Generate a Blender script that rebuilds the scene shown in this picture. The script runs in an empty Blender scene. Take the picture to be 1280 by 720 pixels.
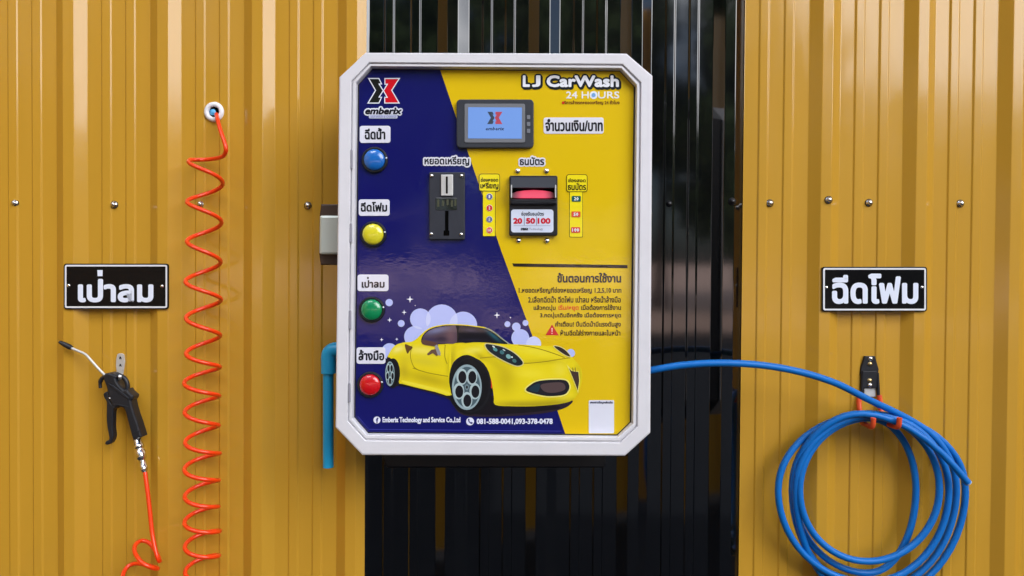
import bpy, bmesh, math, random
from mathutils import Vector, Matrix, Euler
R = math.radians
scene = bpy.context.scene
C = scene.collection

# ------------------------------------------------------------------ camera
DIST = 1.40; EYE = 1.35; HALF = 0.96
PITCH = R(0.9); ROLL = R(-0.38)
cam = bpy.data.objects.new('camera', bpy.data.cameras.new('camera'))
C.objects.link(cam)
cam.location = (0, -DIST, EYE)
cam.rotation_euler = (R(90) - PITCH, ROLL, 0)
cam.data.sensor_width = 36
cam.data.lens = 18 / (HALF / DIST)
cam.data.clip_start = 0.01; cam.data.clip_end = 2000
scene.camera = cam
CR = Euler((R(90) - PITCH, ROLL, 0)).to_matrix()
CL = Vector((0, -DIST, EYE))

def P(px, py, Y=0.0):
    """the point at depth Y that the photograph shows at pixel (px, py)"""
    d = CR @ Vector(((px - 640) / 640 * HALF / DIST, -(py - 360) / 640 * HALF / DIST, -1))
    return CL + d * ((Y + DIST) / d.y)

# ------------------------------------------------------------------ light
SUN_EL, SUN_AZ = 43, 318         # degrees; the sun stands behind the wall, so its face is in open shade
w = bpy.data.worlds.new('World'); scene.world = w; w.use_nodes = True
nt = w.node_tree
sky = nt.nodes.new('ShaderNodeTexSky'); sky.sky_type = 'NISHITA'; sky.sun_disc = False
sky.sun_elevation = R(SUN_EL); sky.sun_rotation = R(SUN_AZ)
sky.air_density = 1.0; sky.dust_density = 5.0; sky.ozone_density = 2.5
# bright sky patches added for rib glints and hose shadows: a broad bank low on the blue-hose side and a smaller one high across the yard
def added_sky_patch(az, el, r_in, r_out, bright, scale, prev):
    d = (math.sin(R(az)) * math.cos(R(el)), math.cos(R(az)) * math.cos(R(el)), math.sin(R(el)))
    N = nt.nodes.new; Lk = nt.links.new
    tc = N('ShaderNodeTexCoord'); dt = N('ShaderNodeVectorMath'); dt.operation = 'DOT_PRODUCT'; dt.inputs[1].default_value = d
    Lk(tc.outputs['Generated'], dt.inputs[0])
    nz = N('ShaderNodeTexNoise'); nz.inputs['Scale'].default_value = scale; nz.inputs['Detail'].default_value = 6; nz.inputs['Roughness'].default_value = .6
    mp = N('ShaderNodeMapping'); mp.inputs['Scale'].default_value = (1, 1, 1.8); Lk(tc.outputs['Generated'], mp.inputs[0]); Lk(mp.outputs[0], nz.inputs['Vector'])
    ad = N('ShaderNodeMath'); ad.operation = 'MULTIPLY_ADD'; ad.inputs[1].default_value = .22; ad.inputs[2].default_value = -.11
    Lk(nz.outputs['Fac'], ad.inputs[0])
    sm = N('ShaderNodeMath'); sm.operation = 'ADD'; Lk(dt.outputs['Value'], sm.inputs[0]); Lk(ad.outputs[0], sm.inputs[1])
    mr = N('ShaderNodeMapRange'); mr.interpolation_type = 'SMOOTHSTEP'
    mr.inputs[1].default_value = math.cos(R(r_out)); mr.inputs[2].default_value = math.cos(R(r_in)); Lk(sm.outputs[0], mr.inputs[0])
    mx = N('ShaderNodeMix'); mx.data_type = 'RGBA'; mx.inputs[7].default_value = (bright, bright, bright * 1.03, 1)
    Lk(mr.outputs[0], mx.inputs[0]); Lk(prev, mx.inputs[6])
    return mx.outputs[2]
col = added_sky_patch(139, 26, 17, 30, 27.0, 3.0, sky.outputs[0])
col = added_sky_patch(202, 52, 5, 12, 40.0, 4.0, col)
nt.links.new(col, nt.nodes['Background'].inputs[0])
nt.nodes['Background'].inputs[1].default_value = 0.15
sl = bpy.data.lights.new('sun', 'SUN'); sl.energy = 4.0; sl.angle = R(.5); sl.color = (1, .96, .90)
so = bpy.data.objects.new('sun', sl); C.objects.link(so)
sd = Vector((math.sin(R(SUN_AZ)) * math.cos(R(SUN_EL)), math.cos(R(SUN_AZ)) * math.cos(R(SUN_EL)), math.sin(R(SUN_EL))))
so.rotation_euler = sd.to_track_quat('Z', 'Y').to_euler()
scene.view_settings.view_transform = 'Standard'
scene.view_settings.look = 'None'
scene.view_settings.exposure = 0.92
scene.view_settings.gamma = 1

# ------------------------------------------------------------------ materials
def lin(r, g, b):
    f = lambda c: (c / 12.92 if c <= .04045 else ((c + .055) / 1.055) ** 2.4)
    return (f(r / 255), f(g / 255), f(b / 255))

def mat(name, col, rough=.4, metal=0, coat=0, coat_ior=1.5, coat_r=.03, spec=.5, noise=.0, nscale=30, bump=0, bscale=80, emit=None, estr=0, stretch=(1, 1, 1), sub=0, smudge=0):
    m = bpy.data.materials.new(name); m.use_nodes = True
    n = m.node_tree.nodes; l = m.node_tree.links; b = n['Principled BSDF']
    b.inputs['Base Color'].default_value = (*col, 1)
    b.inputs['Roughness'].default_value = rough
    b.inputs['Metallic'].default_value = metal
    b.inputs['Coat Weight'].default_value = coat
    b.inputs['Coat IOR'].default_value = coat_ior
    b.inputs['Coat Roughness'].default_value = coat_r
    b.inputs['Specular IOR Level'].default_value = spec
    if sub:
        b.inputs['Subsurface Weight'].default_value = sub
        b.inputs['Subsurface Scale'].default_value = .004
    if noise or bump:
        tc = n.new('ShaderNodeTexCoord'); mp = n.new('ShaderNodeMapping')
        mp.inputs['Scale'].default_value = stretch
        l.new(tc.outputs['Object'], mp.inputs[0])
    if noise:
        t = n.new('ShaderNodeTexNoise'); t.inputs['Scale'].default_value = nscale; t.inputs['Detail'].default_value = 5
        l.new(mp.outputs[0], t.inputs['Vector'])
        mx = n.new('ShaderNodeMix'); mx.data_type = 'RGBA'
        mx.inputs[6].default_value = (*[c * (1 - noise) for c in col], 1)
        mx.inputs[7].default_value = (*[min(1, c * (1 + noise)) for c in col], 1)
        l.new(t.outputs['Fac'], mx.inputs[0]); l.new(mx.outputs[2], b.inputs['Base Color'])
        rr = n.new('ShaderNodeMapRange'); rr.inputs[3].default_value = max(0, rough - .08); rr.inputs[4].default_value = rough + .1
        l.new(t.outputs['Fac'], rr.inputs[0]); l.new(rr.outputs[0], b.inputs['Roughness'])
    if coat and smudge:
        t3 = n.new('ShaderNodeTexNoise'); t3.inputs['Scale'].default_value = 9; t3.inputs['Detail'].default_value = 6; t3.inputs['Distortion'].default_value = 1.2
        l.new(mp.outputs[0], t3.inputs['Vector'])
        r3 = n.new('ShaderNodeMapRange'); r3.inputs[1].default_value = .4; r3.inputs[2].default_value = .75; r3.inputs[3].default_value = coat_r; r3.inputs[4].default_value = coat_r + smudge
        l.new(t3.outputs['Fac'], r3.inputs[0]); l.new(r3.outputs[0], b.inputs['Coat Roughness'])
    if bump:
        t2 = n.new('ShaderNodeTexNoise'); t2.inputs['Scale'].default_value = bscale; t2.inputs['Detail'].default_value = 2
        l.new(mp.outputs[0], t2.inputs['Vector'])
        bp = n.new('ShaderNodeBump'); bp.inputs['Strength'].default_value = 1; bp.inputs['Distance'].default_value = bump
        l.new(t2.outputs['Fac'], bp.inputs['Height'])
        l.new(bp.outputs[0], b.inputs['Normal']); l.new(bp.outputs[0], b.inputs['Coat Normal'])
    if emit:
        b.inputs['Emission Color'].default_value = (*emit, 1); b.inputs['Emission Strength'].default_value = estr
    return m

M = {}
M['yellow_sheet'] = mat('yellow_painted_steel', (.535, .285, .026), .4, spec=.12, coat=1, coat_ior=1.45, coat_r=.08, noise=.07, nscale=7, bump=.0009, bscale=3.2, stretch=(2.2, 1, .55), smudge=.1)
M['black_sheet'] = mat('black_painted_steel', (.0012, .0015, .0022), .3, spec=.02, coat=1, coat_ior=1.74, coat_r=.06, noise=.2, nscale=9, bump=.0005, bscale=3.2, stretch=(2.2, 1, .55))
M['white'] = mat('white_moulded_plastic', (.72, .71, .74), .42, noise=.06, nscale=22, bump=.0002, bscale=120)
M['body'] = mat('dark_cabinet_steel', (.02, .02, .022), .4)
M['gasket'] = mat('black_rubber', (.008, .008, .009), .6)
M['blackplastic'] = mat('black_plastic', (.014, .015, .019), .45, spec=.3, noise=.2, nscale=60, bump=.0001, bscale=900)
M['greyplastic'] = mat('dark_grey_plastic', (.034, .038, .047), .5, spec=.3, noise=.15, nscale=40)
M['void'] = mat('dark_slot', (.001, .001, .001), .9, spec=.05)
M['steel'] = mat('brushed_steel', (.68, .68, .66), .42, metal=.55, noise=.1, nscale=50)
M['zinc'] = mat('zinc_screw', (.7, .69, .66), .22, metal=1)
M['brass'] = mat('brass_rivet', (.6, .45, .2), .3, metal=1)
M['sign'] = mat('black_acrylic', (.006, .006, .007), .08, spec=.2)
M['red_hose'] = mat('orange_red_polyurethane', (.9, .055, .004), .3, sub=.3, coat=.3)
M['blue_hose'] = mat('blue_rubber_hose', (.002, .15, .52), .42, spec=.35, noise=.06, nscale=40)
M['blue_pvc'] = mat('blue_pvc', (.010, .38, .70), .38, noise=.06, nscale=20)
M['orange'] = mat('orange_vinyl', (.75, .085, .02), .4)
M['gun'] = mat('gun_black_nylon', (.012, .014, .019), .38, noise=.2, nscale=60, bump=.0002, bscale=500)
M['grommet'] = mat('white_nylon', (.8, .8, .82), .4)
M['brown'] = mat('brown_painted_bracket', (.055, .03, .018), .5)
M['latch'] = mat('satin_grey_green_metal', (.56, .62, .57), .35, metal=.25)
M['black_paint'] = mat('black_painted', (.004, .004, .005), .35)
def lit_bezel():
    m = mat('lit_red_bezel', (.16, .07, .09), .35)
    n = m.node_tree.nodes; l = m.node_tree.links; b = n['Principled BSDF']
    tc = n.new('ShaderNodeTexCoord'); sp = n.new('ShaderNodeSeparateXYZ'); l.new(tc.outputs['Generated'], sp.inputs[0])
    a1 = n.new('ShaderNodeMath'); a1.operation = 'SUBTRACT'; a1.inputs[1].default_value = .5; l.new(sp.outputs[0], a1.inputs[0])
    a2 = n.new('ShaderNodeMath'); a2.operation = 'ABSOLUTE'; l.new(a1.outputs[0], a2.inputs[0])
    mr = n.new('ShaderNodeMapRange'); mr.interpolation_type = 'SMOOTHSTEP'; mr.inputs[1].default_value = .5; mr.inputs[2].default_value = .22; mr.inputs[3].default_value = 0; mr.inputs[4].default_value = .42
    l.new(a2.outputs[0], mr.inputs[0]); l.new(mr.outputs[0], b.inputs['Emission Strength'])
    b.inputs['Emission Color'].default_value = (1, .06, .14, 1)
    return m
M['glow'] = lit_bezel()
M['screen'] = mat('lit_screen', (.02, .03, .06), .08, emit=lin(128, 172, 250), estr=.42)
M['roofing'] = mat('grey_roof_steel', (.4, .4, .42), .5)
M['chrome'] = mat('chrome', (.8, .8, .8), .12, metal=1)

_pm = {}
def pm(rgb, glossy=True):
    k = (rgb, glossy)
    if k not in _pm:
        _pm[k] = mat('print_%02x%02x%02x' % rgb, lin(*rgb), .4 if glossy else .45, spec=.15, coat=1 if glossy else 0, bump=.00007 if glossy else 0, bscale=150, smudge=.16 if glossy else 0)
    return _pm[k]

# ------------------------------------------------------------------ mesh helpers
def offset_poly(pts, d):
    """inset a closed polygon of (x, y) by d (positive = inwards for either winding)"""
    n = len(pts)
    area = sum(pts[i][0] * pts[(i + 1) % n][1] - pts[(i + 1) % n][0] * pts[i][1] for i in range(n))
    s = 1 if area > 0 else -1
    out = []
    for i in range(n):
        p0, p1, p2 = Vector(pts[i - 1]), Vector(pts[i]), Vector(pts[(i + 1) % n])
        a = (p1 - p0); b = (p2 - p1)
        if a.length < 1e-9 or b.length < 1e-9: out.append(tuple(p1)); continue
        a.normalize(); b.normalize()
        n1 = Vector((-a.y, a.x)) * s; n2 = Vector((-b.y, b.x)) * s
        m = n1 + n2
        k = m.length_squared
        if k < .1: m = n1; f = 1
        else: f = 2 / k
        out.append(tuple(p1 + m * f * d))
    return out

def smooth(pts, n=6, closed=True):
    """Catmull-Rom through 2D/3D points"""
    V = [Vector(p) for p in pts]; N = len(V); out = []
    for i in range(N if closed else N - 1):
        if closed: a, b, c, d = V[i - 1], V[i], V[(i + 1) % N], V[(i + 2) % N]
        else: a, b, c, d = V[max(i - 1, 0)], V[i], V[i + 1], V[min(i + 2, N - 1)]
        for k in range(n):
            t = k / n
            out.append(tuple(.5 * ((2 * b) + (c - a) * t + (2 * a - 5 * b + 4 * c - d) * t * t + (3 * b - a - 3 * c + d) * t ** 3)))
    if not closed: out.append(tuple(V[-1]))
    return out

def rrect(x0, y0, x1, y1, r, n=4):
    out = []
    for cx, cy, a0 in ((x1 - r, y1 - r, 0), (x0 + r, y1 - r, 90), (x0 + r, y0 + r, 180), (x1 - r, y0 + r, 270)):
        for k in range(n + 1):
            a = R(a0 + 90 * k / n); out.append((cx + r * math.cos(a), cy + r * math.sin(a)))
    return out

def ell(cx, cy, rx, ry=None, n=28, rot=0):
    ry = rx if ry is None else ry
    c, s = math.cos(R(rot)), math.sin(R(rot))
    return [(cx + rx * math.cos(t) * c - ry * math.sin(t) * s, cy + rx * math.cos(t) * s + ry * math.sin(t) * c)
            for t in [2 * math.pi * k / n for k in range(n)]]

class MB:
    def __init__(s): s.v = []; s.f = []; s.mi = []; s.mats = []; s.sm = []
    def slot(s, m):
        if m not in s.mats: s.mats.append(m)
        return s.mats.index(m)
    def add(s, vs, fs, m, sm=False):
        o = len(s.v); k = s.slot(m)
        s.v += [tuple(v) for v in vs]
        for f in fs: s.f.append([o + i for i in f]); s.mi.append(k); s.sm.append(sm)
        return s
    def poly(s, pts, Y, m):
        """flat printed shape, pixel outline at depth Y, facing the viewer"""
        n = len(pts)
        a = sum(pts[i][0] * pts[(i + 1) % n][1] - pts[(i + 1) % n][0] * pts[i][1] for i in range(n))
        p = pts if a < 0 else pts[::-1]
        return s.add([P(x, y, Y) for x, y in p], [list(range(n))], m)
    def prism(s, pts, Yb, Yf, m, ch=0):
        """pixel outline extruded from depth Yb to Yf (nearer), with a chamfer ch in metres"""
        W = [P(x, y, Yf) for x, y in pts]
        q = [(p.x, p.z) for p in W]
        a = sum(q[i][0] * q[(i + 1) % len(q)][1] - q[(i + 1) % len(q)][0] * q[i][1] for i in range(len(q)))
        if a < 0: q = q[::-1]
        n = len(q)
        rings = [[(x, Yb, z) for x, z in q]]
        if ch:
            rings.append([(x, Yf + ch, z) for x, z in q])
            q1 = offset_poly(q, ch * .3); rings.append([(x, Yf + ch * .3, z) for x, z in q1])
            q2 = offset_poly(q, ch); rings.append([(x, Yf, z) for x, z in q2])
        else:
            rings.append([(x, Yf, z) for x, z in q])
        vs = [v for r in rings for v in r]; fs = []
        for k in range(len(rings) - 1):
            for i in range(n):
                j = (i + 1) % n
                fs.append([k * n + i, k * n + j, (k + 1) * n + j, (k + 1) * n + i])
        o = (len(rings) - 1) * n
        fs.append([o + i for i in range(n)])
        fs.append([i for i in range(n)][::-1])
        return s.add(vs, fs, m)
    def tube(s, pts, r, m, seg=12, caps=True, close=False):
        V = [Vector(p) for p in pts]; N = len(V)
        rr = r if isinstance(r, (list, tuple)) else [r] * N
        T = [(V[min(i + 1, N - 1)] - V[max(i - 1, 0)]).normalized() for i in range(N)]
        u = T[0].orthogonal().normalized(); vs = []; fs = []
        for i in range(N):
            u = (u - T[i] * u.dot(T[i])).normalized(); b = T[i].cross(u)
            for k in range(seg):
                a = 2 * math.pi * k / seg
                vs.append(V[i] + (u * math.cos(a) + b * math.sin(a)) * rr[i])
        for i in range(N - 1):
            for k in range(seg):
                j = (k + 1) % seg
                fs.append([i * seg + k, i * seg + j, (i + 1) * seg + j, (i + 1) * seg + k])
        s.add(vs, fs, m, True)
        if caps:
            s.add(vs[:seg], [list(range(seg))[::-1]], m); s.add(vs[-seg:], [list(range(seg))], m)
        return s
    def lathe(s, c, prof, m, axis=(0, -1, 0), seg=24, sm=True):
        """prof: (radius, height) along axis from c"""
        ax = Vector(axis).normalized(); u = ax.orthogonal().normalized(); b = ax.cross(u); c = Vector(c)
        vs = []; fs = []
        for r, h in prof:
            for k in range(seg):
                a = 2 * math.pi * k / seg
                vs.append(c + ax * h + (u * math.cos(a) + b * math.sin(a)) * r)
        for i in range(len(prof) - 1):
            for k in range(seg):
                j = (k + 1) % seg
                fs.append([i * seg + k, i * seg + j, (i + 1) * seg + j, (i + 1) * seg + k])
        return s.add(vs, fs, m, sm)
    def text(s, body, box, Y, m, dil=0, shear=0, res=3):
        """lettering fitted to a pixel box; dil thickens the strokes by that many pixels"""
        geo = text_geo(body, shear, res)
        xs = [x for v, f in geo for x, y in v]; ys = [y for v, f in geo for x, y in v]
        x0, x1, y0, y1 = min(xs), max(xs), min(ys), max(ys)
        bx0, by0, bx1, by1 = box[0] + dil, box[1] + dil, box[2] - dil, box[3] - dil
        n = 1 if dil <= 0 else 4 if dil < .45 else 8 if dil < 1 else 14
        for j in range(n):
            dx, dy = (dil * math.cos(2 * math.pi * (j + .5) / n), dil * math.sin(2 * math.pi * (j + .5) / n)) if n > 1 else (0, 0)
            for k, (v, f) in enumerate(geo):
                vs = [P(bx0 + (x - x0) / (x1 - x0) * (bx1 - bx0) + dx, by1 - (y - y0) / (y1 - y0) * (by1 - by0) + dy, Y - .000004 * (j * 5 + k % 5)) for x, y in v]
                s.add(vs, f, m)
        return s
    def stroke(s, pts, wd, Y, m, closed=True):
        n = len(pts)
        o = offset_poly(pts, -wd / 2); i_ = offset_poly(pts, wd / 2)
        for k in range(n if closed else n - 1):
            j = (k + 1) % n
            s.poly([o[k], o[j], i_[j], i_[k]], Y, m)
        return s
    def build(s, name, parent=None):
        o_ = parent
        while o_ is not None and o_.parent is not None: o_ = o_.parent
        off = Vector(o_.location) if o_ is not None else Vector((0, 0, 0))
        me = bpy.data.meshes.new(name)
        me.from_pydata([tuple(Vector(v) - off) for v in s.v], [], s.f)
        for m in s.mats: me.materials.append(m)
        me.polygons.foreach_set('material_index', s.mi)
        me.polygons.foreach_set('use_smooth', s.sm)
        me.update()
        o = bpy.data.objects.new(name, me); C.objects.link(o)
        if parent is not None: o.parent = parent
        return o

_tg = {}
def text_geo(body, shear, res):
    k = (body, shear, res)
    if k in _tg: return _tg[k]
    c = bpy.data.curves.new('t', 'FONT'); c.body = body; c.size = 1; c.shear = shear; c.resolution_u = res
    o = bpy.data.objects.new('t', c); C.objects.link(o)
    bpy.context.view_layer.update()
    me = bpy.data.meshes.new_from_object(o.evaluated_get(bpy.context.evaluated_depsgraph_get()))
    vs = [(v.co.x, v.co.y) for v in me.vertices]; fs = [list(p.vertices) for p in me.polygons]
    bpy.data.objects.remove(o); bpy.data.curves.remove(c); bpy.data.meshes.remove(me)
    par = list(range(len(vs)))
    def find(a):
        while par[a] != a: par[a] = par[par[a]]; a = par[a]
        return a
    for f in fs:
        for q in f[1:]: par[find(q)] = find(f[0])
    comp = {}
    for f in fs: comp.setdefault(find(f[0]), []).append(f)
    out = []
    for r_, ff in sorted(comp.items(), key=lambda kv: min(vs[i][0] for f in kv[1] for i in f)):
        ids = sorted({i for f in ff for i in f}); mp = {a: b for b, a in enumerate(ids)}
        out.append(([vs[i] for i in ids], [[mp[i] for i in f] for f in ff]))
    _tg[k] = out
    return out

def tag(o, label, cat, group=None, kind=None):
    o['label'] = label; o['category'] = cat
    if group: o['group'] = group
    if kind: o['kind'] = kind
    return o
def structure(o, label=None, cat=None):
    o['kind'] = 'structure'
    if label: o['label'] = label; o['category'] = cat
    return o
def empty(name, loc):
    o = bpy.data.objects.new(name, None); o.location = loc; o.empty_display_size = .05; C.objects.link(o); return o

# ------------------------------------------------------------------ ground and what stands across the yard (mirrored in the glossy sheets)
M['asphalt'] = mat('dark_wet_asphalt', (.022, .026, .034), .9, spec=.15, noise=.4, nscale=3, bump=.003, bscale=60)
M['soil'] = mat('pale_pink_paving', (.60, .42, .36), .8, noise=.2, nscale=.6)
M['bark'] = mat('bark', (.06, .045, .03), .9, noise=.3, nscale=8)
M['leaf'] = mat('leaf_green', (.045, .085, .025), .55, noise=.35, nscale=1.2)
def sheet(name, x0, y0, x1, y1, z, m):
    b = MB(); b.add([(x0, y0, z), (x1, y0, z), (x1, y1, z), (x0, y1, z)], [[0, 1, 2, 3]], m)
    return structure(b.build(name), None)
g = sheet('ground', -400, -400, 400, 400, -.004, M['soil']); 
g = sheet('yard_pavement', -30, -15, 30, .3, 0, M['asphalt'])
kb = MB(); kb.add([(-30, -15.3, 0), (30, -15.3, 0), (30, -15, 0), (-30, -15, 0), (-30, -15.3, .12), (30, -15.3, .12), (30, -15, .12), (-30, -15, .12)],
                  [[4, 5, 6, 7], [0, 1, 5, 4], [2, 3, 7, 6], [1, 2, 6, 5], [3, 0, 4, 7]], mat('dark_kerb', (.03, .03, .03), .8, noise=.2, nscale=5))
structure(kb.build('kerb'))
# rising bank on the far side
bk = MB(); rnd = random.Random(4)
nx, ny = 40, 8; vs = []
for j in range(ny + 1):
    for i in range(nx + 1):
        x = -90 + 180 * i / nx; y = -30 - 40 * j / ny
        vs.append((x, y, -.05 + 2.6 * (j / ny) ** 1.2 + (rnd.uniform(-.15, .15) if j else 0)))
bk.add(vs, [[j * (nx + 1) + i, (j + 1) * (nx + 1) + i, (j + 1) * (nx + 1) + i + 1, j * (nx + 1) + i + 1] for j in range(ny) for i in range(nx)], M['soil'], True)
structure(bk.build('terrain'))

def crown(seed, rx, rz, n=9000):
    rn = random.Random(seed); b = MB()
    cl = []
    for k in range(26):
        while True:
            p = Vector((rn.uniform(-1, 1), rn.uniform(-1, 1), rn.uniform(-1, 1)))
            if p.length < 1: break
        cl.append((Vector((p.x * rx, p.y * rx, p.z * rz)), rn.uniform(.25, .5) * rx))
    for k in range(n):
        c, r_ = rn.choice(cl)
        d = Vector((rn.gauss(0, 1), rn.gauss(0, 1), rn.gauss(0, 1))).normalized() * r_ * rn.uniform(.4, 1)
        p = c + d; s_ = rn.uniform(.2, .42)
        u = Vector((rn.gauss(0, 1), rn.gauss(0, 1), rn.gauss(0, 1))).normalized(); v = u.orthogonal().normalized()
        b.add([p - u * s_, p - v * s_ * .5, p + u * s_, p + v * s_ * .5], [[0, 1, 2, 3]], M['leaf'])
    return b
def tree(x, y, h, rx, seed):
    root = empty('tree', (x, y, 0))
    b = MB(); base = Vector((x, y, 0)); rn = random.Random(seed + 9)
    b.tube([base + Vector((0, 0, -.1)), base + Vector((.1, 0, h * .3)), base + Vector((.05, .1, h * .6))], [.28, .2, .12], M['bark'], 8)
    for k in range(4):
        a = rn.uniform(0, 6.28)
        b.tube([base + Vector((.1, 0, h * .3)), base + Vector((math.cos(a) * rx * .6, math.sin(a) * rx * .6, h * .65))], [.1, .05], M['bark'], 6)
    b.build('trunk', root)
    cb = crown(seed, rx, h * .42)
    cb.v = [(vx + x, vy + y, vz + h * .58) for vx, vy, vz in cb.v]
    cb.build('crown', root)
    return tag(root, 'dark leafy tree across the yard, mirrored in the glossy black sheet', 'tree', 'trees across the yard')
for x, y, h, rx, sd_ in ((-13, -27, 15, 5, 1), (-6.5, -29, 18, 5, 2), (.2, -26, 17, 4.8, 3), (6.0, -29, 17, 4.4, 4), (10.6, -31, 15, 3.4, 10), (-19, -20, 13, 5.2, 5), (-14, -11, 9, 4.2, 6), (13.5, -25, 7.4, 4.6, 7), (20, -19.5, 6.6, 4.6, 8), (25, -12, 6.6, 4.6, 9)):  # nearest, slimmest and low hose-side trees are added to block sky light
    tree(x, y, h, rx, sd_)

# ------------------------------------------------------------------ corrugated wall
PX = 1.5e-3                                   # metres per photo pixel on the wall plane
RIB_D, WALL_W, TOP_W = .0135, 13 * PX, 13 * PX
def rib_x(px): return P(px, 360, 0).x
def fillet(pts, r=.0011, n=3):
    out = [pts[0]]
    for i in range(1, len(pts) - 1):
        a, b, c = Vector(pts[i - 1]), Vector(pts[i]), Vector(pts[i + 1])
        d1 = (a - b); d2 = (c - b); k = min(r, d1.length * .4, d2.length * .4)
        p, q = b + d1.normalized() * k, b + d2.normalized() * k
        for j in range(n + 1):
            t = j / n; out.append(tuple((1 - t) ** 2 * p + 2 * t * (1 - t) * b + t * t * q))
    return out + [pts[-1]]
def profile(x_start, x_end, ribs, y0):
    """section through a sheet: ribs at the given left feet, two low stiffeners in each pan"""
    pts = []
    minor = [17 * PX, 17 * PX + 13 * PX + 17 * PX]
    for k, L in enumerate(ribs):
        pts += [(L, 0), (L + WALL_W, -RIB_D), (L + WALL_W + TOP_W, -RIB_D), (L + 2 * WALL_W + TOP_W, 0)]
        e = L + 2 * WALL_W + TOP_W
        nxt = ribs[k + 1] if k + 1 < len(ribs) else L + 116.5 * PX
        sc = (nxt - e) / (78 * PX)
        for o in minor:
            a = e + o * sc
            pts += [(a, 0), (a + 1.6 * PX, -.0024), (a + 11.4 * PX, -.0024), (a + 13 * PX, 0)]
    pts = fillet(pts)
    # clip to the sheet's own width
    out = []
    for i in range(len(pts) - 1):
        (xa, ya), (xb, yb) = pts[i], pts[i + 1]
        for X in (x_start, x_end):
            if xa < X < xb:
                t = (X - xa) / (xb - xa); out.append((X, ya + (yb - ya) * t))
        if x_start < xb < x_end: out.append((xb, yb))
    out = sorted(set(out))
    return [(x, y + y0) for x, y in out]
def wall_sheet(name, x0, x1, ribs, y0, m, parent):
    prof = profile(x0, x1, ribs, y0); n = len(prof); T = .0006
    b = MB(); zs = (.05, 2.9)
    vs = [(x, y, z) for z in zs for x, y in prof] + [(x, y + T, z) for z in zs for x, y in prof]
    fs = [[i, i + 1, n + i + 1, n + i] for i in range(n - 1)]
    fs += [[2 * n + i + 1, 2 * n + i, 3 * n + i, 3 * n + i + 1] for i in range(n - 1)]
    fs += [[0, n, 3 * n, 2 * n], [n - 1, 3 * n - 1, 4 * n - 1, 2 * n - 1]]
    b.add(vs, fs, m)
    return b
ribsL = [rib_x(p) for p in (72, 188.5, 305, 421.5)]
ribsB = [rib_x(p) for p in (421.5, 545.5, 658.5, 772.5, 888)]
ribsR = [rib_x(p) for p in (888, 1007.5, 1125, 1242)]
for k in range(12):
    ribsL.insert(0, ribsL[0] - 116.5 * PX); ribsR.append(ribsR[-1] + 117 * PX)

def screw_mb(c, m, r=.0058):
    b = MB()
    b.lathe(c, [(r * 1.25, 0), (r * 1.25, .0012), (r * .95, .0018)], M['gasket'], seg=16)
    b.lathe(c, [(r * 1.1, .0018), (r * 1.05, .0026), (r * .7, .003), (r * .68, .0062), (r * .5, .0072), (.0001, .0074)], m, seg=12)
    return b
def wall(name, label, x0, x1, ribs, y0, m, screws, sm):
    cx = max(-1.0, min(1.0, (x0 + x1) / 2))
    root = empty(name, (cx, 0, 0))
    wall_sheet(name, x0, x1, ribs, y0, m, root).build('corrugated_sheet', root)
    for px, py, top in screws:
        screw_mb(P(px, py, (-RIB_D if top else 0) + y0 - .0002), sm).build('screw', root)
    tag(root, label, 'wall panel', 'corrugated steel wall sheets')
    return root
xl = P(457.5, 360).x; xr = P(927, 360).x
wall('yellow_wall_panel', 'mustard yellow ribbed steel sheet behind the orange coiled air hose and the air blow gun', -2.19, xl, ribsL, -.0014, M['yellow_sheet'],
     ((19, 254, 0), (143, 256, 0), (251, 255.5, 0), (385, 257, 0)), M['zinc'])
wall('black_wall_panel', 'glossy black ribbed steel sheet behind the car wash payment machine', ribsB[0] + .004, ribsB[-1] + 2 * WALL_W + TOP_W + .01, ribsB, 0, M['black_sheet'],
     ((836, 255, 0), (915, 252, 1), (493, 255, 0), (718, 255, 0)), M['black_paint'])
wall('yellow_wall_panel', 'mustard yellow ribbed steel sheet behind the blue hose coil on its hook', xr, 2.6, ribsR, -.0014, M['yellow_sheet'],
     ((962, 254, 0), (1035.5, 250, 1), (1086, 253.5, 0), (1200, 254.5, 0)), M['zinc'])
# side partitions of the wash bay, the same ribbed sheet (they colour the ribs' flanks)
def partition(X, length, label):
    b = MB(); pr = []; y = -.02
    while y > -length:
        pr += [(0, y), (0, y - .115), (.0135, y - .135), (.0135, y - .155), (0, y - .175)]; y -= .175
    sgn = -1 if X > 0 else 1
    n = len(pr); T = .03
    vs = [(X + sgn * px, py, z) for z in (.05, 2.9) for px, py in pr] + [(X - sgn * T, py, z) for z in (.05, 2.9) for px, py in pr]
    fs = [[i, i + 1, n + i + 1, n + i] for i in range(n - 1)] + [[2 * n + i + 1, 2 * n + i, 3 * n + i, 3 * n + i + 1] for i in range(n - 1)]
    fs += [[0, n, 3 * n, 2 * n], [n - 1, 3 * n - 1, 4 * n - 1, 2 * n - 1]] + [[n + i, n + i + 1, 3 * n + i + 1, 3 * n + i] for i in range(n - 1)]
    b.add(vs, fs, M['yellow_sheet'])
    tag(b.build('side_partition'), label, 'partition')
partition(-2.2, 3.6, 'long mustard yellow ribbed partition closing the wash bay beside the air hose')
partition(3.2, 0.8, 'short mustard yellow ribbed partition closing the wash bay beside the blue hose coil')
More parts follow.
